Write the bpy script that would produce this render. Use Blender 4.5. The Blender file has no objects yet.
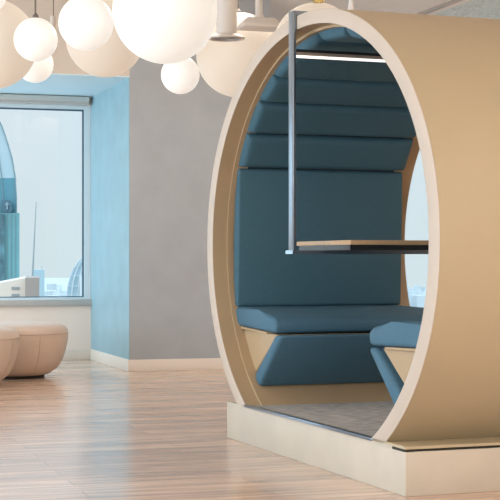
import bpy, bmesh, math, random
from mathutils import Vector, Matrix
random.seed(4)
D = bpy.data
COL = bpy.context.scene.collection
PI = math.pi

# ---------------------------------------------------------------- camera maths
F, TH, Y0, HC = 1493.25, 0.30324, 260.36, 1.0116

def at(x, y, d):
    """point seen at (x, y) at distance d along the view axis"""
    r = (x-250)/F*d; u = (Y0-y)/F*d
    return Vector((r*math.cos(TH)+d*math.sin(TH), -r*math.sin(TH)+d*math.cos(TH), HC+u))

# ---------------------------------------------------------------- materials
def mat(name, col, rough=0.5, metal=0.0, noise=0.0, scale=20.0, stretch=(1, 1, 1), bump=0.0, bscale=None, emit=None, estr=0.0, spec=0.5, coat=0.0):
    m = D.materials.new(name); m.use_nodes = True
    nt = m.node_tree; b = nt.nodes['Principled BSDF']
    b.inputs['Base Color'].default_value = (*col, 1)
    b.inputs['Roughness'].default_value = rough
    b.inputs['Metallic'].default_value = metal
    b.inputs['Specular IOR Level'].default_value = spec
    b.inputs['Coat Weight'].default_value = coat
    if emit:
        b.inputs['Emission Color'].default_value = (*emit, 1)
        b.inputs['Emission Strength'].default_value = estr
    if noise or bump:
        tc = nt.nodes.new('ShaderNodeTexCoord')
        mp = nt.nodes.new('ShaderNodeMapping'); mp.inputs['Scale'].default_value = stretch
        nt.links.new(tc.outputs['Object'], mp.inputs['Vector'])
    if noise:
        n = nt.nodes.new('ShaderNodeTexNoise'); n.inputs['Scale'].default_value = scale; n.inputs['Detail'].default_value = 5
        r = nt.nodes.new('ShaderNodeValToRGB')
        r.color_ramp.elements[0].position = .3; r.color_ramp.elements[1].position = .7
        r.color_ramp.elements[0].color = (*[c*(1-noise) for c in col], 1)
        r.color_ramp.elements[1].color = (*[min(1, c*(1+noise)) for c in col], 1)
        nt.links.new(mp.outputs[0], n.inputs['Vector'])
        nt.links.new(n.outputs['Fac'], r.inputs[0]); nt.links.new(r.outputs[0], b.inputs['Base Color'])
    if bump:
        n2 = nt.nodes.new('ShaderNodeTexNoise'); n2.inputs['Scale'].default_value = bscale or scale*3; n2.inputs['Detail'].default_value = 4
        bp = nt.nodes.new('ShaderNodeBump'); bp.inputs['Strength'].default_value = bump; bp.inputs['Distance'].default_value = .01
        nt.links.new(mp.outputs[0], n2.inputs['Vector'])
        nt.links.new(n2.outputs['Fac'], bp.inputs['Height']); nt.links.new(bp.outputs[0], b.inputs['Normal'])
    return m

def glass_mat(name, tint=(0.97, 0.99, 1.0), refl=0.02):
    m = D.materials.new(name); m.use_nodes = True
    nt = m.node_tree; nt.nodes.clear()
    o = nt.nodes.new('ShaderNodeOutputMaterial'); mx = nt.nodes.new('ShaderNodeMixShader')
    t = nt.nodes.new('ShaderNodeBsdfTransparent'); g = nt.nodes.new('ShaderNodeBsdfGlossy')
    t.inputs[0].default_value = (*tint, 1); g.inputs['Roughness'].default_value = 0.0
    mx.inputs[0].default_value = refl
    nt.links.new(t.outputs[0], mx.inputs[1]); nt.links.new(g.outputs[0], mx.inputs[2]); nt.links.new(mx.outputs[0], o.inputs[0])
    return m

def floor_mat():
    m = D.materials.new('oak_planks'); m.use_nodes = True
    nt = m.node_tree; b = nt.nodes['Principled BSDF']
    tc = nt.nodes.new('ShaderNodeTexCoord')
    br = nt.nodes.new('ShaderNodeTexBrick')
    br.offset = .37; br.inputs['Scale'].default_value = 1.0
    br.inputs['Brick Width'].default_value = 1.25; br.inputs['Row Height'].default_value = .17
    br.inputs['Mortar Size'].default_value = .0015; br.inputs['Bias'].default_value = 0
    br.inputs['Color1'].default_value = (.76, .55, .415, 1)
    br.inputs['Color2'].default_value = (.58, .41, .31, 1)
    br.inputs['Mortar'].default_value = (.33, .225, .165, 1)
    nt.links.new(tc.outputs['Object'], br.inputs['Vector'])
    mp = nt.nodes.new('ShaderNodeMapping'); mp.inputs['Scale'].default_value = (.9, 11, 1)
    nt.links.new(tc.outputs['Object'], mp.inputs['Vector'])
    n = nt.nodes.new('ShaderNodeTexNoise'); n.inputs['Scale'].default_value = 1.6; n.inputs['Detail'].default_value = 6
    n.inputs['Distortion'].default_value = .5
    nt.links.new(mp.outputs[0], n.inputs['Vector'])
    r = nt.nodes.new('ShaderNodeValToRGB')
    r.color_ramp.elements[0].position = .3; r.color_ramp.elements[0].color = (.62, .63, .65, 1)
    r.color_ramp.elements[1].position = .7; r.color_ramp.elements[1].color = (1.2, 1.14, 1.08, 1)
    nt.links.new(n.outputs['Fac'], r.inputs[0])
    mix = nt.nodes.new('ShaderNodeMixRGB'); mix.blend_type = 'MULTIPLY'; mix.inputs[0].default_value = 1
    nt.links.new(br.outputs['Color'], mix.inputs[1]); nt.links.new(r.outputs[0], mix.inputs[2])
    nt.links.new(mix.outputs[0], b.inputs['Base Color'])
    b.inputs['Roughness'].default_value = .30
    b.inputs['Specular IOR Level'].default_value = .8
    b.inputs['Coat Weight'].default_value = .2; b.inputs['Coat Roughness'].default_value = .2
    rr = nt.nodes.new('ShaderNodeMapRange'); rr.inputs['To Min'].default_value = .12; rr.inputs['To Max'].default_value = .26
    nt.links.new(n.outputs['Fac'], rr.inputs['Value']); nt.links.new(rr.outputs[0], b.inputs['Roughness'])
    bp = nt.nodes.new('ShaderNodeBump'); bp.inputs['Strength'].default_value = .045; bp.inputs['Distance'].default_value = .004
    nt.links.new(n.outputs['Fac'], bp.inputs['Height']); nt.links.new(bp.outputs[0], b.inputs['Normal'])
    return m

M = {}
M['floor'] = floor_mat()
M['plaster'] = mat('grey_polished_plaster', (.36, .375, .395), .55, noise=.045, scale=5, bump=.06, bscale=12)
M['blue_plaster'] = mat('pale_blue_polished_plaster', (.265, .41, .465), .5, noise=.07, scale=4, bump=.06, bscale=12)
M['white_wall'] = mat('warm_white_paint', (.78, .66, .575), .6)
M['beige'] = mat('beige_paint', (.63, .545, .47), .7)
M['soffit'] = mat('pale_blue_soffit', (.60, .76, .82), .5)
M['skirting'] = mat('cream_skirting', (.74, .66, .58), .45)
M['ceil'] = mat('ceiling_paint', (.86, .78, .70), .8)
M['acoustic'] = mat('speckled_acoustic_tile', (.68, .74, .70), .9, noise=.22, scale=26, stretch=(1, 1, 1))
M['trimline'] = mat('ceiling_trim', (.50, .43, .37), .6)
M['frame'] = mat('pale_window_frame', (.62, .72, .76), .35)
M['gasket'] = mat('dark_gasket', (.06, .11, .15), .5)
M['sill'] = mat('stone_sill', (.46, .43, .40), .35)
M['blind'] = mat('blind_box', (.56, .56, .53), .5)
M['pane'] = glass_mat('window_glass')
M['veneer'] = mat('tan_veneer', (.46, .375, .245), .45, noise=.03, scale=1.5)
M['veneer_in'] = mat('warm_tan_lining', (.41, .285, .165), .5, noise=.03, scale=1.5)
M['edge'] = mat('cream_edge_paint', (.50, .405, .325), .5, noise=.03, scale=5)
M['plinth'] = mat('cream_plinth_board', (.50, .43, .345), .5, noise=.05, scale=5)
M['gap'] = mat('shadow_gap', (.03, .025, .02), .8)  # near-black colour standing in for shade under the ledge
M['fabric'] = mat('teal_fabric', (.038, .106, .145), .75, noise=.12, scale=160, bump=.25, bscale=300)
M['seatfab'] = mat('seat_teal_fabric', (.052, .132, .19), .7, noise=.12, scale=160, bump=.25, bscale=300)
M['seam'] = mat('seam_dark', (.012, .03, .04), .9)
M['carpet'] = mat('grey_carpet', (.42, .40, .375), .95, noise=.35, scale=14, stretch=(1, 2.5, 1), bump=.4, bscale=200)
M['blackp'] = mat('black_powder_coat', (.012, .013, .015), .4)
M['black'] = mat('dark_brushed_steel', (.26, .32, .39), .3, metal=1.0)
M['oak'] = mat('oak_table', (.42, .27, .15), .4, noise=.15, scale=8, stretch=(1, 10, 1))
M['alu'] = mat('copper_toned_housing', (.42, .33, .27), .35, metal=.5)
M['led'] = mat('led_strip', (1, .95, .9), .5, emit=(1, .93, .86), estr=1.1)
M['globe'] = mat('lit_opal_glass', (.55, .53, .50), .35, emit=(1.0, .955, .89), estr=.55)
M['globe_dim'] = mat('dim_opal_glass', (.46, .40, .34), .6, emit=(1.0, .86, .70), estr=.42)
M['cord'] = mat('grey_cable', (.16, .13, .11), .5)
M['fit'] = mat('white_fitting', (.68, .63, .585), .45)
M['grille'] = mat('grey_grille', (.38, .36, .35), .4)
M['brass'] = mat('brass', (.55, .40, .14), .3, metal=.9)
M['pouf'] = mat('blush_leather', (.61, .48, .395), .5, noise=.03, scale=6, bump=.05, bscale=60)
M['pouf_seam'] = mat('stitching', (.42, .30, .22), .7)
M['rubber'] = mat('dark_base', (.03, .025, .02), .7)
# outside: distance haze is put into the pale bluish tints
M['tglass'] = mat('pale_tower_glass', (0.358, 0.468, 0.501), .5, noise=.1, scale=.05)
M['tband'] = mat('blue_tower_glass', (0.085, 0.247, 0.305), .5)
M['tteal'] = mat('teal_tower_glass', (0.130, 0.305, 0.319), .5, noise=.15, scale=.2, stretch=(1, 1, .4))
M['tdark'] = mat('dark_tower_glass', (0.072, 0.163, 0.189), .5, noise=.5, scale=.5)
M['trib'] = mat('tower_rib', (0.163, 0.260, 0.286), .5)
M['sign'] = mat('sign_blue', (0.065, 0.143, 0.189), .5)
M['mark'] = mat('sign_mark', (0.260, 0.370, 0.403), .5)
M['stone'] = mat('pale_sandstone', (.66, .56, .47), .8)
M['stone2'] = mat('grey_sandstone', (.32, .27, .235), .8, noise=.05, scale=.5)  # darker copy of the sandstone, shade put into the colour
M['slot'] = mat('slot_grey', (0.260, 0.280, 0.273), .6)
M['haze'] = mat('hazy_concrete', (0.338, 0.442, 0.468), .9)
M['mast'] = mat('mast_steel', (0.247, 0.299, 0.312), .6)
M['dome'] = mat('dome_glass', (.38, .52, .58), .5)
M['domerib'] = mat('dome_rib', (0.520, 0.572, 0.585), .6)
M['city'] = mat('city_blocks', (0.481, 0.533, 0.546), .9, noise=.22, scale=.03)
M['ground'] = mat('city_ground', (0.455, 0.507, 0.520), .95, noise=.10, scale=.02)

# ---------------------------------------------------------------- mesh helpers
def link(name, bm, m, parent=None, smooth=None):
    me = D.meshes.new(name)
    bmesh.ops.recalc_face_normals(bm, faces=bm.faces)
    bm.to_mesh(me); bm.free()
    for mm in (m if isinstance(m, (list, tuple)) else [m]): me.materials.append(mm)
    o = D.objects.new(name, me); COL.objects.link(o)
    if parent is not None: o.parent = parent
    if smooth is not None:
        me.shade_smooth() if smooth is True else me.set_sharp_from_angle(angle=math.radians(smooth))
    return o

def shade(o, ang=35):
    me = o.data
    for p in me.polygons: p.use_smooth = True
    me.set_sharp_from_angle(angle=math.radians(ang))
    return o

def empty(name, loc, rz=0):
    o = D.objects.new(name, None); COL.objects.link(o); o.location = loc; o.rotation_euler = (0, 0, rz)
    o.empty_display_size = .1
    return o

def tag(o, label, cat, group=None, kind=None):
    o['label'] = label; o['category'] = cat
    if group: o['group'] = group
    if kind: o['kind'] = kind
    return o

def box(bm, x0, y0, z0, x1, y1, z1, mi=0):
    v = [bm.verts.new((x, y, z)) for z in (z0, z1) for y in (y0, y1) for x in (x0, x1)]
    for f in ((0, 2, 3, 1), (4, 5, 7, 6), (0, 1, 5, 4), (2, 6, 7, 3), (0, 4, 6, 2), (1, 3, 7, 5)):
        bm.faces.new([v[i] for i in f]).material_index = mi
    return v

def bevel(bm, w, seg=3, edges=None):
    bmesh.ops.bevel(bm, geom=list(edges or bm.edges), offset=w, segments=seg, profile=.5, affect='EDGES', clamp_overlap=True)
    return bm

def boxes(name, L, m, parent=None, bev=0, seg=2):
    bm = bmesh.new()
    for b in L: box(bm, *b)
    if bev: bevel(bm, bev, seg)
    o = link(name, bm, m, parent)
    if bev: shade(o)
    return o

def prism(bm, pts, axis_from, axis_to, f):
    """closed outline pts [(a,b)] extruded between two values; f(t,a,b)->xyz"""
    A = [bm.verts.new(f(axis_from, a, b)) for a, b in pts]; B = [bm.verts.new(f(axis_to, a, b)) for a, b in pts]
    n = len(pts)
    bm.faces.new(A); bm.faces.new(B[::-1])
    for i in range(n): bm.faces.new((A[i], A[(i+1) % n], B[(i+1) % n], B[i]))

def lathe(bm, prof, seg=48, c=(0, 0)):
    rings = []
    for r, z in prof:
        if r < 1e-5: rings.append([bm.verts.new((c[0], c[1], z))])
        else: rings.append([bm.verts.new((c[0]+r*math.cos(2*PI*k/seg), c[1]+r*math.sin(2*PI*k/seg), z)) for k in range(seg)])
    for a, b in zip(rings, rings[1:]):
        for k in range(seg):
            k2 = (k+1) % seg
            if len(a) == 1 and len(b) == 1: continue
            if len(a) == 1: bm.faces.new((a[0], b[k], b[k2]))
            elif len(b) == 1: bm.faces.new((a[k], b[0], a[k2]))
            else: bm.faces.new((a[k], b[k], b[k2], a[k2]))

def tube(bm, pts, r, seg=10):
    pts = [Vector(p) for p in pts]; rings = []
    for i, p in enumerate(pts):
        t = (pts[min(i+1, len(pts)-1)]-pts[max(i-1, 0)]).normalized()
        up = Vector((0, 0, 1)) if abs(t.z) < .9 else Vector((1, 0, 0))
        a = t.cross(up).normalized(); b = t.cross(a)
        rr = r if not isinstance(r, (list, tuple)) else r[i]
        rings.append([bm.verts.new(p+a*rr*math.cos(2*PI*k/seg)+b*rr*math.sin(2*PI*k/seg)) for k in range(seg)])
    for A, B in zip(rings, rings[1:]):
        for k in range(seg): bm.faces.new((A[k], A[(k+1) % seg], B[(k+1) % seg], B[k]))
    bm.faces.new(rings[0]); bm.faces.new(rings[-1][::-1])

# ================================================================= THE ROOM
XL, XR, YB = -6.0, 11.0, -5.0          # left wall, right wall, wall behind the camera
CX, CX2 = 3.008, 4.36                  # the grey column
YC, YW = 13.28, 15.04                  # column face, window wall
ZC, ZS = 3.45, 2.675                    # ceiling, soffit over the bay

def struct(o):
    o['kind'] = 'structure'; return o

struct(boxes('floor', [(XL-.2, YB-.2, -.15, XR+.2, YW+.25, 0)], M['floor']))
struct(boxes('ceiling', [(XL-.2, YB-.2, ZC, 5.98, YW+.25, ZC+.15)], M['ceil']))
struct(boxes('ceiling_acoustic', [(6.16, YB-.2, ZC+.03, XR+.2, YW+.25, ZC+.15)], M['acoustic']))
struct(boxes('trim_1', [(5.98, YB-.2, ZC-.02, 6.04, YW+.1, ZC+.15)], M['trimline']))
struct(boxes('trim_2', [(6.04, YB-.2, ZC, 6.16, YW+.1, ZC+.15)], M['ceil']))
# the column between the two bays
struct(boxes('wall_column', [(CX, YC, 0, CX2, YW+.2, ZC)], M['plaster']))
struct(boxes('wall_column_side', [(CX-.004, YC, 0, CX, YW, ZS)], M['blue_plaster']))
# window wall behind, with two openings
Z1, Z2 = .60, 2.60
BX = -1.2
struct(boxes('wall_far', [(XL, YW, 0, CX, YW+.2, Z1-.05), (XL, YW, Z2, CX, YW+.2, ZS+.1), (XL, YW, Z1-.05, BX, YW+.2, Z2),
                          (CX2, YW, 0, XR, YW+.2, .3), (CX2, YW, Z2, XR, YW+.2, ZC), (CX2, YW, .3, 4.7, YW+.2, Z2), (9.6, YW, .3, XR, YW+.2, Z2)], M['white_wall']))
struct(boxes('wall_bulkhead', [(XL, YC, ZS+.01, CX, YC+.12, ZC)], M['beige']))
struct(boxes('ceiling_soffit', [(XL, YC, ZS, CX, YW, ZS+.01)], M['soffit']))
# unseen bay end, added as an opening for cool light
BX = -1.2
struct(boxes('wall_bay_end', [(BX-.15, YC, 0, BX, YW, .3), (BX-.15, YC, 2.6, BX, YW, ZS), (BX-.15, YC, .3, BX, YC+.12, 2.6), (BX-.15, YW-.08, .3, BX, YW, 2.6)], M['white_wall']))
# left wall with three window openings
lw = [(XL-.2, YB, 0, XL, YW, .35), (XL-.2, YB, 2.75, XL, YW, ZC)]
for y0, y1 in ((YB, -2.5), (1.6, 2.2), (6.3, 6.9), (11.0, YW)): lw.append((XL-.2, y0, .35, XL, y1, 2.75))
struct(boxes('wall_left', lw, M['white_wall']))
bw = [(XL, YB-.2, 0, XR, YB, .4), (XL, YB-.2, 2.9, XR, YB, ZC)]
for x0, x1 in ((XL, 0), (4.4, XR)): bw.append((x0, YB-.2, .4, x1, YB, 2.9))
struct(boxes('wall_back', bw, M['white_wall']))
struct(boxes('wall_right', [(XR, YB, 0, XR+.2, YW+.2, ZC)], M['white_wall']))
# skirtings
struct(boxes('baseboard_column', [(CX-.014, YC-.014, 0, CX2+.014, YC, .108), (CX-.014, YC, 0, CX, YW-.014, .108), (CX2, YC, 0, CX2+.014, YW-.014, .108)], M['skirting'], bev=.003))
struct(boxes('baseboard_far', [(XL, YW-.014, 0, CX-.014, YW, .108), (CX2+.014, YW-.014, 0, XR, YW, .108)], M['skirting'], bev=.003))

def window(n, x0, x1, z0, z1, mull, sill=True):
    root = empty('window_%d' % n, (0, 0, 0)); root['kind'] = 'structure'
    y = YW+.05
    fr = []
    w = .062
    fr += [(x0, y, z0, x0+w, y+.08, z1), (x1-w, y, z0, x1, y+.08, z1), (x0+w, y, z0, x1-w, y+.08, z0+.02), (x0+w, y, z1-.045, x1-w, y+.08, z1)]
    for mx in mull: fr.append((mx-.03, y, z0+.02, mx+.03, y+.08, z1-.045))
    boxes('window_frame', fr, M['frame'], root)
    g = .016
    xs = [x0+w]+[q for mx in mull for q in (mx-.03, mx+.03)]+[x1-w]
    gs, ps = [], []
    for a, b in zip(xs[::2], xs[1::2]):
        gs += [(a, y+.03, z0+.02, a+g, y+.05, z1-.045), (b-g, y+.03, z0+.02, b, y+.05, z1-.045), (a+g, y+.03, z0+.02, b-g, y+.05, z0+.02+g*.6), (a+g, y+.03, z1-.045-g, b-g, y+.05, z1-.045)]
        ps.append((a+g, y+.036, z0+.02+g*.6, b-g, y+.044, z1-.045-g))
    boxes('gasket', gs, M['gasket'], root)
    for p in ps: boxes('window_pane', [p], M['pane'], root)
    return root
w1 = window(1, BX, CX, Z1+.015, Z2, (.2,))
boxes('window_sill', [(BX, YW-.05, Z1-.05, CX-.001, YW+.05, Z1+.015)], M['sill'], w1, bev=.006)
w2 = window(2, 4.7, 9.6, .3, Z2, (7.6,))
# roller-blind box under the soffit
bb = empty('roller_blind_box', (.4, YW-.07, 2.6))
boxes('fascia', [(BX-.38, -.06, .015, CX-.445, .065, .068)], M['blind'], bb, bev=.004)
boxes('lower_rail', [(BX-.38, -.035, -.014, CX-.445, .065, .015)], M['sill'], bb)
tag(bb, 'pale grey roller blind box along the top of the window, under the blue soffit', 'blind')

# ================================================================= THE MEETING POD
pod = empty('meeting_pod', (2.48, 7.057, 0), math.radians(3))
tag(pod, 'cream oval tube-shaped meeting pod with teal upholstery inside, standing on a low plinth', 'pod')
NE = 2.0626; ZCN = 1.0966; OY, OZ = 1.476, 1.15; IY, IZ = OY-.098, OZ-.068
PH = .206; LEN = 1.252

def ell(a, ry, rz):
    c, s = math.cos(a), math.sin(a)
    return (ry*math.copysign(abs(c)**(2/NE), c), ZCN+rz*math.copysign(abs(s)**(2/NE), s))

def arc_to(zc, ry, rz, n=140):
    """open curve round the oval from the +y foot at height zc over the top to the -y foot"""
    lo, hi = -PI/2, 0.0
    for _ in range(50):
        m = (lo+hi)/2
        if ell(m, ry, rz)[1] < zc: lo = m
        else: hi = m
    a0 = (lo+hi)/2
    return [ell(a0+(PI-2*a0)*i/n, ry, rz) for i in range(n+1)]

def shell(name, x0, x1, m, oy=OY, oz=OZ, iy=IY, iz=IZ, zc=PH, bev=0, mi=0):
    bm = bmesh.new()
    o = arc_to(zc, oy, oz); i = arc_to(zc, iy, iz); n = len(o)
    V = lambda x, L: [bm.verts.new((x, y, z)) for y, z in L]
    A, B, Cc, Dd = V(x0, o), V(x1, o), V(x0, i), V(x1, i)
    for k in range(n-1):
        bm.faces.new((A[k], A[k+1], B[k+1], B[k])); bm.faces.new((Cc[k], Dd[k], Dd[k+1], Cc[k+1])).material_index = mi
        bm.faces.new((A[k], Cc[k], Cc[k+1], A[k+1])); bm.faces.new((B[k], B[k+1], Dd[k+1], Dd[k]))
    for k in (0, n-1): bm.faces.new((A[k], B[k], Dd[k], Cc[k]))
    if bev:
        rim = [e for e in bm.edges if len(e.link_faces) == 2 and e.calc_face_angle(0) > 1.0 and all(v.co.x < x0+1e-5 for v in e.verts)]
        bevel(bm, bev, 2, rim)
    return shade(link(name, bm, m, pod), 30)

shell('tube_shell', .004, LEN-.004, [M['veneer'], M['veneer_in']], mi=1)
r1 = shell('front_rim', 0, .004, M['edge'], bev=.0015); r1['label'] = 'cream front rim'
shell('rear_rim', LEN-.004, LEN, M['edge'])
# inner lining step behind the upholstery
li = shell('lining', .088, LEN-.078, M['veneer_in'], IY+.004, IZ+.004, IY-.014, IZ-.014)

# plinth: front board flush with the rim, side ledge over a strip painted dark as the gap's shade
PY0, PY1 = -1.163, 1.122
PT = PH-.016
boxes('plinth', [(0, PY0, 0, LEN, PY1, PT)], M['plinth'], pod, bev=.003)
boxes('plinth_front_board', [(0, -1.03, PT, .03, PY1, PH)], M['plinth'], pod)
boxes('shadow_gap', [(.002, PY0+.014, PT, LEN-.01, -1.03, PH-.004)], M['gap'], pod)
boxes('plinth_ledge', [(0, PY0, PH-.004, LEN, -.80, PH+.008)], M['veneer'], pod)
boxes('plinth_ledge', [(.03, .80, PT, LEN, PY1, PH)], M['veneer'], pod)
boxes('carpet', [(.03, -.80, PT, LEN, .80, PH+.004)], M['carpet'], pod)
sl = boxes('sill_strip', [(-.003, -.83, PH-.006, .022, .838, PH+.009)], M['black'], pod, bev=.002); sl['label'] = 'black metal sill strip'

# upholstery -------------------------------------------------------
UX0, UX1 = .112, 1.172
def edge_f(u, L, r):
    d = min(u, L-u)
    return 0.0 if d <= 0 else (1.0 if d >= r else math.sqrt(max(0, 1-(1-d/r)**2)))

def pad(a0, a1, t=.058):
    """cushioned strip following the inside of the oval"""
    bm = bmesh.new(); na, nx = 14, 26
    us = [0, .02, .06, .12, .2, .32, .44, .56, .68, .8, .88, .94, .98, 1]
    L = UX1-UX0
    xs = [0, .003, .008, .016, .03, .06]+[.06+(L-.12)*k/10 for k in range(1, 11)]+[L-.03, L-.016, L-.008, L-.003, L]
    front, back = [], []
    aw = abs(a1-a0)*1.2
    for u in us:
        a = a0+(a1-a0)*u
        rf, rb = [], []
        for x in xs:
            e = edge_f(u*aw, aw, .035)*edge_f(x, L, .03)
            off = .016+(t-.016)*e+.006*math.sin(PI*u)*e
            y, z = ell(a, IY-off, IZ-off); rf.append(bm.verts.new((UX0+x, y, z)))
            y, z = ell(a, IY-.006, IZ-.006); rb.append(bm.verts.new((UX0+x, y, z)))
        front.append(rf); back.append(rb)
    nu, nx = len(us), len(xs)
    for i in range(nu-1):
        for j in range(nx-1):
            bm.faces.new((front[i][j], front[i][j+1], front[i+1][j+1], front[i+1][j]))
            bm.faces.new((back[i][j], back[i+1][j], back[i+1][j+1], back[i][j+1]))
    for j in range(nx-1):
        bm.faces.new((front[0][j], back[0][j], back[0][j+1], front[0][j+1])); bm.faces.new((front[-1][j], front[-1][j+1], back[-1][j+1], back[-1][j]))
    for i in range(nu-1):
        bm.faces.new((front[i][0], front[i+1][0], back[i+1][0], back[i][0])); bm.faces.new((front[i][-1], back[i][-1], back[i+1][-1], front[i+1][-1]))
    return shade(link('padded_panel', bm, M['fabric'], pod), 50)
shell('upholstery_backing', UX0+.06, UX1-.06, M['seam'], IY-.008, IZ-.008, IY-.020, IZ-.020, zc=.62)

step = math.radians(.35)
R = math.radians
full = [24.6, 36.8, 49.2, 60.6, 73.6, 87.6, 101.2, 111.5, 121, 132, 143.8, 155.4]
for a, b in zip(full, full[1:]):
    pad(R(a)+step, R(b)-step)

def rslab(name, corners, t_dir, m, bev, x0=UX0, x1=UX1, seg=4):
    """slab: corners = [(y,z) outline], extruded along x, rounded"""
    bm = bmesh.new(); prism(bm, corners, x0, x1, lambda t, a, b: (t, a, b))
    bevel(bm, bev, seg)
    return shade(link(name, bm, m, pod), 40)

for sgn, dy in ((1, 0.0), (-1, 0.0)):
    q = lambda L: [(sgn*a, b) for a, b in L]
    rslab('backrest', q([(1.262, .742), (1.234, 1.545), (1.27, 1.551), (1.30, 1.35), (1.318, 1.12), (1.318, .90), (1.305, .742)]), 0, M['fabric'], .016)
    f = .655 if sgn > 0 else .54
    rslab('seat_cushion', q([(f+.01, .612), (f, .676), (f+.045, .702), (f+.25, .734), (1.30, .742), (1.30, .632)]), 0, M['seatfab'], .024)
    rslab('seat_board', q([(f+.16, .602), (f+.16, .614), (1.29, .631), (1.29, .616)]), 0, M['veneer_in'], .002, UX0+.012, UX1-.012, 1)
    # kick panel leaning back to the foot of the shell
    k = 0 if sgn > 0 else -.052
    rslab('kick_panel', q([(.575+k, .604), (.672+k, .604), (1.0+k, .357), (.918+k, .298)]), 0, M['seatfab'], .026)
    rslab('seat_support', q([(.69+k, .604), (1.27, .611), (1.22, .52), (1.10, .40), (1.04+k, .37)]), 0, M['veneer_in'], .004, UX0+.03, UX1-.03, 1)
# dark piping line at the back of the seat

# black metal frame round the middle, table and light ---------------
FY0, FY1 = .064, .124
fx0, fx1 = -.022, LEN+.022
ZT, ZB = 2.272, 1.044
boxes('frame_post', [(fx0, FY0, ZB, fx0+.018, FY1, ZT)], M['black'], pod, bev=.0015)
boxes('frame_post', [(fx1-.018, FY0, ZB, fx1, FY1, ZT)], M['black'], pod, bev=.0015)
boxes('frame_top_bar', [(fx0+.018, FY0, ZT-.018, fx1-.018, FY1, ZT)], M['black'], pod)
boxes('table_rail', [(fx0-.004, FY0-.005, ZB, fx1+.004, FY1+.03, ZB+.018)], M['black'], pod)
boxes('table_support', [(.155, -.245, ZB+.018, 1.10, .415, 1.088)], M['blackp'], pod)
boxes('table_top', [(.148, -.266, 1.088, 1.108, .434, 1.111)], M['oak'], pod, bev=.002)
lb = boxes('light_bar', [(fx0+.018, FY0, 2.064, fx1-.018, FY1, 2.078)], M['blackp'], pod)
boxes('housing', [(fx0+.018, FY0+.004, 2.047, fx1-.018, FY1-.004, 2.064)], M['alu'], lb)
ls = boxes('led_strip', [(fx0+.018, FY0-.002, 2.0425, fx1-.018, FY1+.002, 2.047)], M['led'], lb); ls['label'] = 'glowing white LED strip'

# conduit from the ceiling down to the top of the pod
cp = pod.matrix_basis @ Vector((0, 0, 0))
c_loc = Matrix.Rotation(R(3), 4, 'Z') @ Vector((.27, 0, 0)) + Vector((2.48, 7.057, 0))
cd = empty('cable_conduit', (c_loc.x, c_loc.y, OZ+ZCN))
bm = bmesh.new(); tube(bm, [(0, 0, .05), (0, 0, ZC-OZ-ZCN)], .012, 14); shade(link('conduit_pipe', bm, M['fit'], cd))
bm = bmesh.new(); lathe(bm, [(0, .0), (.030, .0), (.030, .010), (.018, .03), (.013, .07), (0, .07)], 24); shade(link('flange', bm, M['fit'], cd))
tag(cd, 'thin white conduit pipe rising from the top of the pod to the ceiling', 'pipe')

# ================================================================= OTTOMANS
def ottoman(name, loc, label, rz):
    root = empty(name, loc, rz); tag(root, label, 'ottoman', 'round leather ottomans by the window')
    
    prof = [(0, .035), (.245, .035), (.285, .042), (.33, .07), (.375, .115), (.405, .17), (.428, .24), (.444, .31), (.4535, .375), (.449, .425), (.43, .452), (.39, .470), (.32, .484), (.2, .492), (.09, .495), (0, .496)]
    bm = bmesh.new(); lathe(bm, [(r, z-.012) for r, z in prof], 72)
    shade(link('upholstery', bm, M['pouf'], root), 80)
    bm = bmesh.new()
    n = 96
    ring = [(.4548*math.cos(2*PI*k/n), .4548*math.sin(2*PI*k/n), .383) for k in range(n+1)]
    tube(bm, ring, .0022, 6)
    for k in range(6):
        a = 2*PI*k/6+.35
        tube(bm, [((r+.0008)*math.cos(a), (r+.0008)*math.sin(a), z-.012) for r, z in prof[3:9]], .0016, 6)
    link('seam', bm, M['pouf_seam'], root)
    bm = bmesh.new(); lathe(bm, [(0, 0), (.245, 0), (.25, .004), (.25, .026), (0, .026)], 48); shade(link('base', bm, M['rubber'], root))
    return root

p = at(15.5, 378, 12.95); ottoman('ottoman', (p.x, p.y, 0), 'round blush leather ottoman standing behind, nearer the grey column', .5)
p = at(-37, 385, 12.05); ottoman('ottoman', (p.x, p.y, 0), 'round blush leather ottoman in front, cut by the left edge of the picture', 1.1)

# ================================================================= PENDANT GLOBES
def globe(px, py, rpx, d, m, label, capr=.02):
    c = at(px, py, d); r = rpx/F*d
    root = empty('globe_pendant', c); tag(root, label, 'pendant lamp', 'opal globe pendants')
    bm = bmesh.new()
    bmesh.ops.create_uvsphere(bm, u_segments=56, v_segments=32, radius=r)
    shade(link('globe_shade', bm, m, root), 80)
    bm = bmesh.new(); tube(bm, [(0, 0, r*.99), (0, 0, ZC-c.z-.02)], .004, 8); link('cord', bm, M['cord'], root)
    bm = bmesh.new(); lathe(bm, [(0, r-.006), (capr, r-.006), (capr, r+.012), (capr*.3, r+.03), (0, r+.03)], 20); shade(link('cap', bm, M['cord'], root))
    bm = bmesh.new(); lathe(bm, [(0, ZC-c.z-.022), (.05, ZC-c.z-.022), (.055, ZC-c.z), (0, ZC-c.z)], 24); shade(link('ceiling_rose', bm, M['fit'], root))
W, B_ = M['globe'], M['globe_dim']
globe(165, 11, 52.5, 9.0, W, 'largest bright white globe pendant, hanging left of the grey fittings')
globe(86, 23, 27.5, 9.4, W, 'medium bright white globe pendant in front of the cream globe above the window corner')
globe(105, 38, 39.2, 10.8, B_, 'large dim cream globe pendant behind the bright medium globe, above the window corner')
globe(35.7, 39.6, 21.8, 9.6, W, 'small bright white globe pendant overlapping the right side of the big cream globe')
globe(35, 64.3, 18.4, 11.6, W, 'small white globe pendant half hidden, lowest above the window')
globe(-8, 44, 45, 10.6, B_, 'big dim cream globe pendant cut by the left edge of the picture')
globe(-12.5, -6, 19, 9.2, W, 'globe pendant showing only a sliver in the top left corner')
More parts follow.
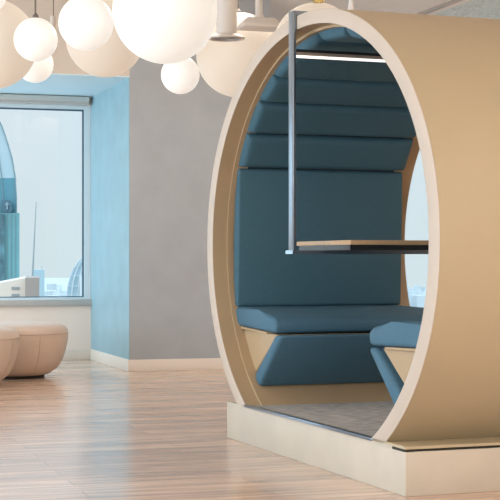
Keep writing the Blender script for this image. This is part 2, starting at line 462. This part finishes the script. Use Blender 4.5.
globe(180.3, 74.7, 19.3, 10.2, W, 'small white globe pendant below the largest globe, before the grey wall')
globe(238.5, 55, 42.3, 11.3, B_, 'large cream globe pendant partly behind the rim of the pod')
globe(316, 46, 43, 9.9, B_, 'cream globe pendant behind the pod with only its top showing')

# ================================================================= CEILING FITTINGS
def dropfit(name, px, py, d):
    return empty(name, at(px, py, d))
# round air diffuser on a drum
o = dropfit('air_diffuser', 226.5, 38.5, 10.6); H = ZC-o.location.z; k = 10.6/F
bm = bmesh.new(); lathe(bm, [(0, .03), (10.5*k, .03), (10.5*k, H), (0, H)], 40); shade(link('duct_drum', bm, M['fit'], o))
bm = bmesh.new(); lathe(bm, [(9*k, .035), (15*k, .022), (18.5*k, .002), (17.5*k, -.006), (15.2*k, .004), (15*k, .012), (9*k, .02)], 48); shade(link('flared_rim', bm, M['fit'], o))
bm = bmesh.new()
for a, b in ((13.6, 11.6), (9.6, 7.6), (5.4, 3.2)):
    lathe(bm, [(a*k, -.004), (a*k-.004, .012), (b*k, .022), (b*k, .014), (a*k-.004, -.006), (a*k, -.004)], 40)
shade(link('diffuser_cone', bm, M['grille'], o))
tag(o, 'round white air diffuser under a drum duct, right of the largest globe', 'air vent')
# wide flat fitting on a pole
o = dropfit('pole_fitting', 259, 24, 10.4); H = ZC-o.location.z; k = 10.4/F
bm = bmesh.new()
top = [(-15, 7), (16, 8), (18, 6), (-17, 5)]
lo = [bm.verts.new((x*k, y*k, z*k)) for x, y, z in ((-21, -16, -5), (18, -16, -5), (21, 16, -5), (-18, 16, -5))]
mi = [bm.verts.new((x*k, y*k, z*k)) for x, y, z in ((-21.5, -16.5, -2), (18.5, -16.5, -2), (21.5, 16.5, -2), (-18.5, 16.5, -2))]
hi = [bm.verts.new((x*k, y*k, z*k)) for x, y, z in ((-15, -11, 5), (14, -11, 5), (16, 11, 5), (-13, 11, 5))]
bm.faces.new(lo); bm.faces.new(hi)
for P, Q in ((lo, mi), (mi, hi)):
    for i in range(4): bm.faces.new((P[i], P[(i+1) % 4], Q[(i+1) % 4], Q[i]))
bevel(bm, .006, 2); shade(link('housing', bm, M['fit'], o))
bm = bmesh.new(); lathe(bm, [(0, 4*k), (6*k, 4*k), (5*k, 8*k), (3.6*k, 10*k), (3.4*k, H), (0, H)], 24); shade(link('pole', bm, M['fit'], o))
tag(o, 'wide flat white fitting hanging on a ceiling pole above the left shoulder of the pod', 'ceiling fitting')
# small cylinder on a cable
o = dropfit('cylinder_spotlight', 53, 24, 9.9); H = ZC-o.location.z; k = 9.9/F
bm = bmesh.new(); lathe(bm, [(0, -6*k), (3*k, -6*k), (3*k, 6.5*k), (2*k, 8*k), (0, 8*k)], 20); shade(link('body', bm, M['beige'], o))
bm = bmesh.new(); tube(bm, [(.003, 0, 7*k), (.003, 0, H)], .0035, 8); link('cable', bm, M['cord'], o)
tag(o, 'small beige cylinder spotlight on a cable, between two white globes', 'spotlight')
# brass fitting
o = dropfit('brass_downlight', 318.5, -1, 9.4); H = ZC-o.location.z; k = 9.4/F
bm = bmesh.new(); lathe(bm, [(0, -1*k), (3*k, -1*k), (3.4*k, -3.5*k), (5.6*k, -3.5*k), (5.8*k, 1*k), (4.6*k, 6*k), (1.5*k, 8*k), (0, 8*k)], 24); shade(link('brass_ring', bm, M['brass'], o))
bm = bmesh.new(); tube(bm, [(0, 0, 7*k), (0, 0, H)], .008, 10); link('stem', bm, M['fit'], o)
tag(o, 'small brass downlight on a stem above the top of the pod', 'downlight')

# ceiling panels added out of view to brighten the room
M['lamp'] = mat('lamp_diffuser', (.9, .88, .84), .5, emit=(1, .90, .78), estr=10.0)
for i, (x, y) in enumerate(((2.8, 2.2), (3.4, 11.1), (2.8, -2), (6.6, 2), (6.6, 6), (7.6, 11))):
    o = empty('ceiling_light', (x, y, ZC)); tag(o, 'flush square white ceiling light panel', 'ceiling light', 'ceiling panels')
    boxes('lamp_frame', [(-.62, -.62, -.03, .62, -.58, 0), (-.62, .58, -.03, .62, .62, 0), (-.62, -.58, -.03, -.58, .58, 0), (.58, -.58, -.03, .62, .58, 0)], M['fit'], o)
    boxes('lamp_diffuser', [(-.58, -.58, -.02, .58, .58, -.005)], M['lamp'], o)

# ================================================================= OUTSIDE THE WINDOW
GZ = -70
struct(boxes('city_ground', [(-900, 40, GZ-1, 1500, 6000, GZ)], M['ground']))

def obox(px0, px1, py0, py1, d, dep):
    """upright block seen between px0..px1, py0..py1 at distance d"""
    a = at(px0, py1, d); b = at(px1, py0, d)
    return a, b

def facade(name, outline, d, dep, m, parent, rad=0):
    """solid block whose front outline is seen at the given pixels at distance d, dep metres deep"""
    bm = bmesh.new()
    P = [at(x, y, d) for x, y in outline]
    n = max(P, key=lambda v: v.x*math.cos(TH)-v.y*math.sin(TH)).copy(); n.z = 0; n = n.normalized()*dep
    A = [bm.verts.new(p-parent.location) for p in P]; B = [bm.verts.new(p+n-parent.location) for p in P]
    bm.faces.new(A); bm.faces.new(B[::-1])
    for i in range(len(P)): bm.faces.new((A[i], A[(i+1) % len(P)], B[(i+1) % len(P)], B[i]))
    return link(name, bm, m, parent)

DT = 260.
b0 = at(-14, 300, DT); tw = empty('office_tower', (b0.x, b0.y, GZ))
tag(tw, 'blue glass office tower with a pointed arched crown, seen through the window', 'building')
gy = Y0+(HC-GZ)*F/DT
crown = [(16.4, 198), (15, 176), (12, 158), (8, 144), (2, 126.5), (-4, 114), (-14, 100)]
mir = [(-28-x, y) for x, y in crown[::-1][1:]]
facade('crown', [(16.2, 178)]+[(15, 176), (12, 158), (8, 144), (2, 126.5), (-4, 114), (-14, 100)]+[(-28-x, y) for x, y in ((-4, 114), (2, 126.5), (8, 144), (12, 158), (15, 176), (16.2, 178))], DT, 18, M['tglass'], tw)
facade('blue_band', [(16, 178), (16.4, 198), (16.6, 213), (-44.6, 213), (-44.4, 198), (-44, 178)], DT, 18, M['tband'], tw)
facade('shaft', [(19.5, 213), (19.5, gy), (-47.5, gy), (-47.5, 213)], DT-3, 24, M['tteal'], tw)
facade('dark_strip', [(4.6, 214), (4.6, gy), (-12, gy), (-12, 214)], DT-3.6, 1.2, M['tdark'], tw)
nv = Vector((math.sin(TH), math.cos(TH), 0))
for line, rr in (([(16.4, 213), (16.4, 198), (15, 176), (12, 158), (8, 144), (2, 126.5), (-4, 114), (-14, 100)], .13), ([(3.6, 213), (3.2, 198), (1.5, 176), (-2, 152), (-8, 124), (-14, 100)], .10),
                 ([(11.5, 213), (11.5, 299)], .06), ([(15.5, 213), (15.5, 299)], .06), ([(7.4, 213), (7.4, 299)], .07)):
    bm = bmesh.new(); tube(bm, [at(x, y, DT-(.2 if y < 214 and line[-1][1] < 214 else 3.1))-tw.location for x, y in line], rr, 6); link('rib', bm, M['trib'], tw)
sg = facade('sign_panel', [(2.4, 200), (10.4, 200), (12, 201.6), (12, 211), (10.4, 212.6), (2.4, 212.6), (.8, 211), (.8, 201.6)], DT-1.6, 1.4, M['sign'], tw)
for outl in ([(6.1, 202.4), (8.0, 202.4), (7.6, 209.6), (6.5, 209.6)], [(5.2, 203.6), (8.8, 203.6), (8.8, 205), (5.2, 205)]):
    f_ = facade('sign_mark', outl, DT-2.0, .5, M['mark'], tw); f_.parent = sg

# pale stone roof building close by, lit and shaded faces coloured separately
DS = 70.
b0 = at(20, 300, DS); sb = empty('stone_building', (b0.x, b0.y, GZ))
tag(sb, 'pale stone roof block with slot openings outside the lower left of the window', 'building')
gy = 420
facade('pale_wing', [(25.5, 278), (25.5, gy), (-60, gy), (-60, 297), (0, 283)], DS, 8, M['stone'], sb)
facade('grey_wing', [(25.2, 277.8), (39.5, 277.8), (37.6, gy), (25.2, gy)], DS-.4, 8, M['stone2'], sb)
for y in (287, 294):
    facade('slot', [(11.5, y), (19.5, y), (19.5, y+2.2), (11.5, y+2.2)], DS-.06, .3, M['slot'], sb)
# mast
DM = 110.
p0, p1 = at(32.6, 276, DM), at(36.2, 202, DM)
ms = empty('mast', (p0.x, p0.y, GZ))
bm = bmesh.new(); tube(bm, [Vector((0, 0, 0)), p0-ms.location, p1-ms.location], [.10, .07, .025], 8); link('mast_pole', bm, M['mast'], ms)
tag(ms, 'thin tall steel mast rising behind the stone roof block', 'mast')
# block behind the mast, haze put into its colour
DH = 900.
b0 = at(38, 300, DH); hb = empty('hazy_block', (b0.x, b0.y, GZ))
tag(hb, 'hazy blue grey block in the distance right of the mast', 'building')
gy = Y0+(HC-GZ)*F/DH
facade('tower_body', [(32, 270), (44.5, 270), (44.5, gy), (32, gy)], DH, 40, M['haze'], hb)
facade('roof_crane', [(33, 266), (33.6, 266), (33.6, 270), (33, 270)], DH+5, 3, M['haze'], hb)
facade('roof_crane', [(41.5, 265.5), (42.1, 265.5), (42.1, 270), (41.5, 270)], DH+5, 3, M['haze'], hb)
# domed building at the window's right edge
DD = 160.
b0 = at(86, 300, DD); db = empty('domed_building', (b0.x, b0.y, GZ))
tag(db, 'glass domed building with white ribs at the lower right of the window', 'building')
gy = Y0+(HC-GZ)*F/DD
cx, cy, rx, ry = 92, 302, 25.5, 48
dome = [(cx+rx*math.cos(a), cy-ry*math.sin(a)) for a in [PI*(.0+1.0*i/20) for i in range(21)]]
facade('dome', [(cx+rx, gy)]+dome+[(cx-rx, gy)], DD, 20, M['dome'], db)
for s in (1.0, .8, .55, .28):
    bm = bmesh.new(); tube(bm, [at(cx-rx*s*math.cos(a), cy-ry*math.sin(a), DD-.3)-db.location for a in [PI/2*i/14 for i in range(15)]], .08, 6); link('rib', bm, M['domerib'], db)
for y in (266, 276, 286, 295):
    c = math.sqrt(max(0, 1-((cy-y)/ry)**2))
    bm = bmesh.new(); tube(bm, [at(cx-rx*c, y, DD-.3)-db.location, at(cx, y, DD-.3)-db.location], .05, 6); link('rib', bm, M['domerib'], db)
facade('white_pier', [(79.5, 275), (95, 275), (95, gy), (79.5, gy)], DD-1.2, 1.5, M['domerib'], db)
# sprawl of low roofs, haze put into their colour
bm = bmesh.new()
for i in range(900):
    d = 1100+random.random()**1.5*2600; x = random.uniform(-140, 900)
    c = at(x, 280, d); w = random.uniform(5, 14); h = random.uniform(5, 16)*(1+(random.random() < .06)*1.6)
    box(bm, c.x-w, c.y-w, GZ, c.x+w, c.y+w, GZ+h)
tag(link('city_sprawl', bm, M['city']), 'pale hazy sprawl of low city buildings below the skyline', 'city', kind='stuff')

# ================================================================= SKY AND LIGHT
w = D.worlds.new('sky'); bpy.context.scene.world = w; w.use_nodes = True
nt = w.node_tree; bg = nt.nodes['Background']
tc = nt.nodes.new('ShaderNodeTexCoord'); sx = nt.nodes.new('ShaderNodeSeparateXYZ'); rp = nt.nodes.new('ShaderNodeValToRGB')
nt.links.new(tc.outputs['Generated'], sx.inputs[0]); nt.links.new(sx.outputs['Z'], rp.inputs[0])
e = rp.color_ramp.elements
e[0].position = 0; e[0].color = (.70, .81, .84, 1)
e[1].position = .6; e[1].color = (.55, .72, .88, 1)
e.new(.11).color = (.73, .83, .88, 1)
nt.links.new(rp.outputs[0], bg.inputs['Color']); 
mr = nt.nodes.new('ShaderNodeMapRange'); mr.interpolation_type = 'SMOOTHSTEP'
mr.inputs['From Min'].default_value = .12; mr.inputs['From Max'].default_value = .45
mr.inputs['To Min'].default_value = 1.0; mr.inputs['To Max'].default_value = 2.8      # bright overcast higher up
nt.links.new(sx.outputs['Z'], mr.inputs['Value']); nt.links.new(mr.outputs[0], bg.inputs['Strength'])

def area(name, loc, rot, sx_, sy_, power, col):
    l = D.lights.new(name, 'AREA'); l.shape = 'RECTANGLE'; l.size = sx_; l.size_y = sy_; l.energy = power; l.color = col
    o = D.objects.new(name, l); COL.objects.link(o); o.location = loc; o.rotation_euler = rot
    return o
LEFT_W, BAY_FILL_W, BACK_FILL_W = 300, 75, 280
su = D.lights.new('sun', 'SUN'); su.energy = .8; su.angle = .02; su.color = (1, .95, .88)
so = D.objects.new('sun', su); COL.objects.link(so); so.rotation_euler = (R(48), 0, R(-25))
# daylight through the left-hand windows (light lies in the openings, facing +x)
for y, wd in ((-.45, 3.9), (4.25, 3.9), (8.95, 3.9)):
    area('window_daylight', (XL-.1, y, 1.55), (0, -PI/2, 0), 2.3, wd, LEFT_W*wd/3.9, (.68, .86, 1.0))
area('window_daylight', (BX-.02, (YC+YW)/2, 1.45), (0, -PI/2, 0), 2.2, 1.4, BAY_FILL_W, (.66, .88, 1.0))  # cool light added at the unseen bay end
# warm frontal light added in an unseen opening behind the camera
for x in (2.2,):
    area('window_daylight', (x, YB-.1, 1.65), (PI/2, 0, 0), 4.2, 2.4, BACK_FILL_W, (1.0, .90, .78))

# ================================================================= CAMERA
cam = D.cameras.new('camera'); co = D.objects.new('camera', cam); COL.objects.link(co)
cam.sensor_fit = 'HORIZONTAL'; cam.sensor_width = 36; cam.lens = 36*F/500
cam.shift_y = (Y0-250)/500; cam.clip_end = 9000; cam.clip_start = .05
co.location = (0, 0, HC); co.rotation_euler = (PI/2, 0, -TH)
sc = bpy.context.scene; sc.camera = co
sc.view_settings.view_transform = 'Standard'; sc.view_settings.look = 'None'
sc.view_settings.exposure = 0; sc.view_settings.gamma = 1
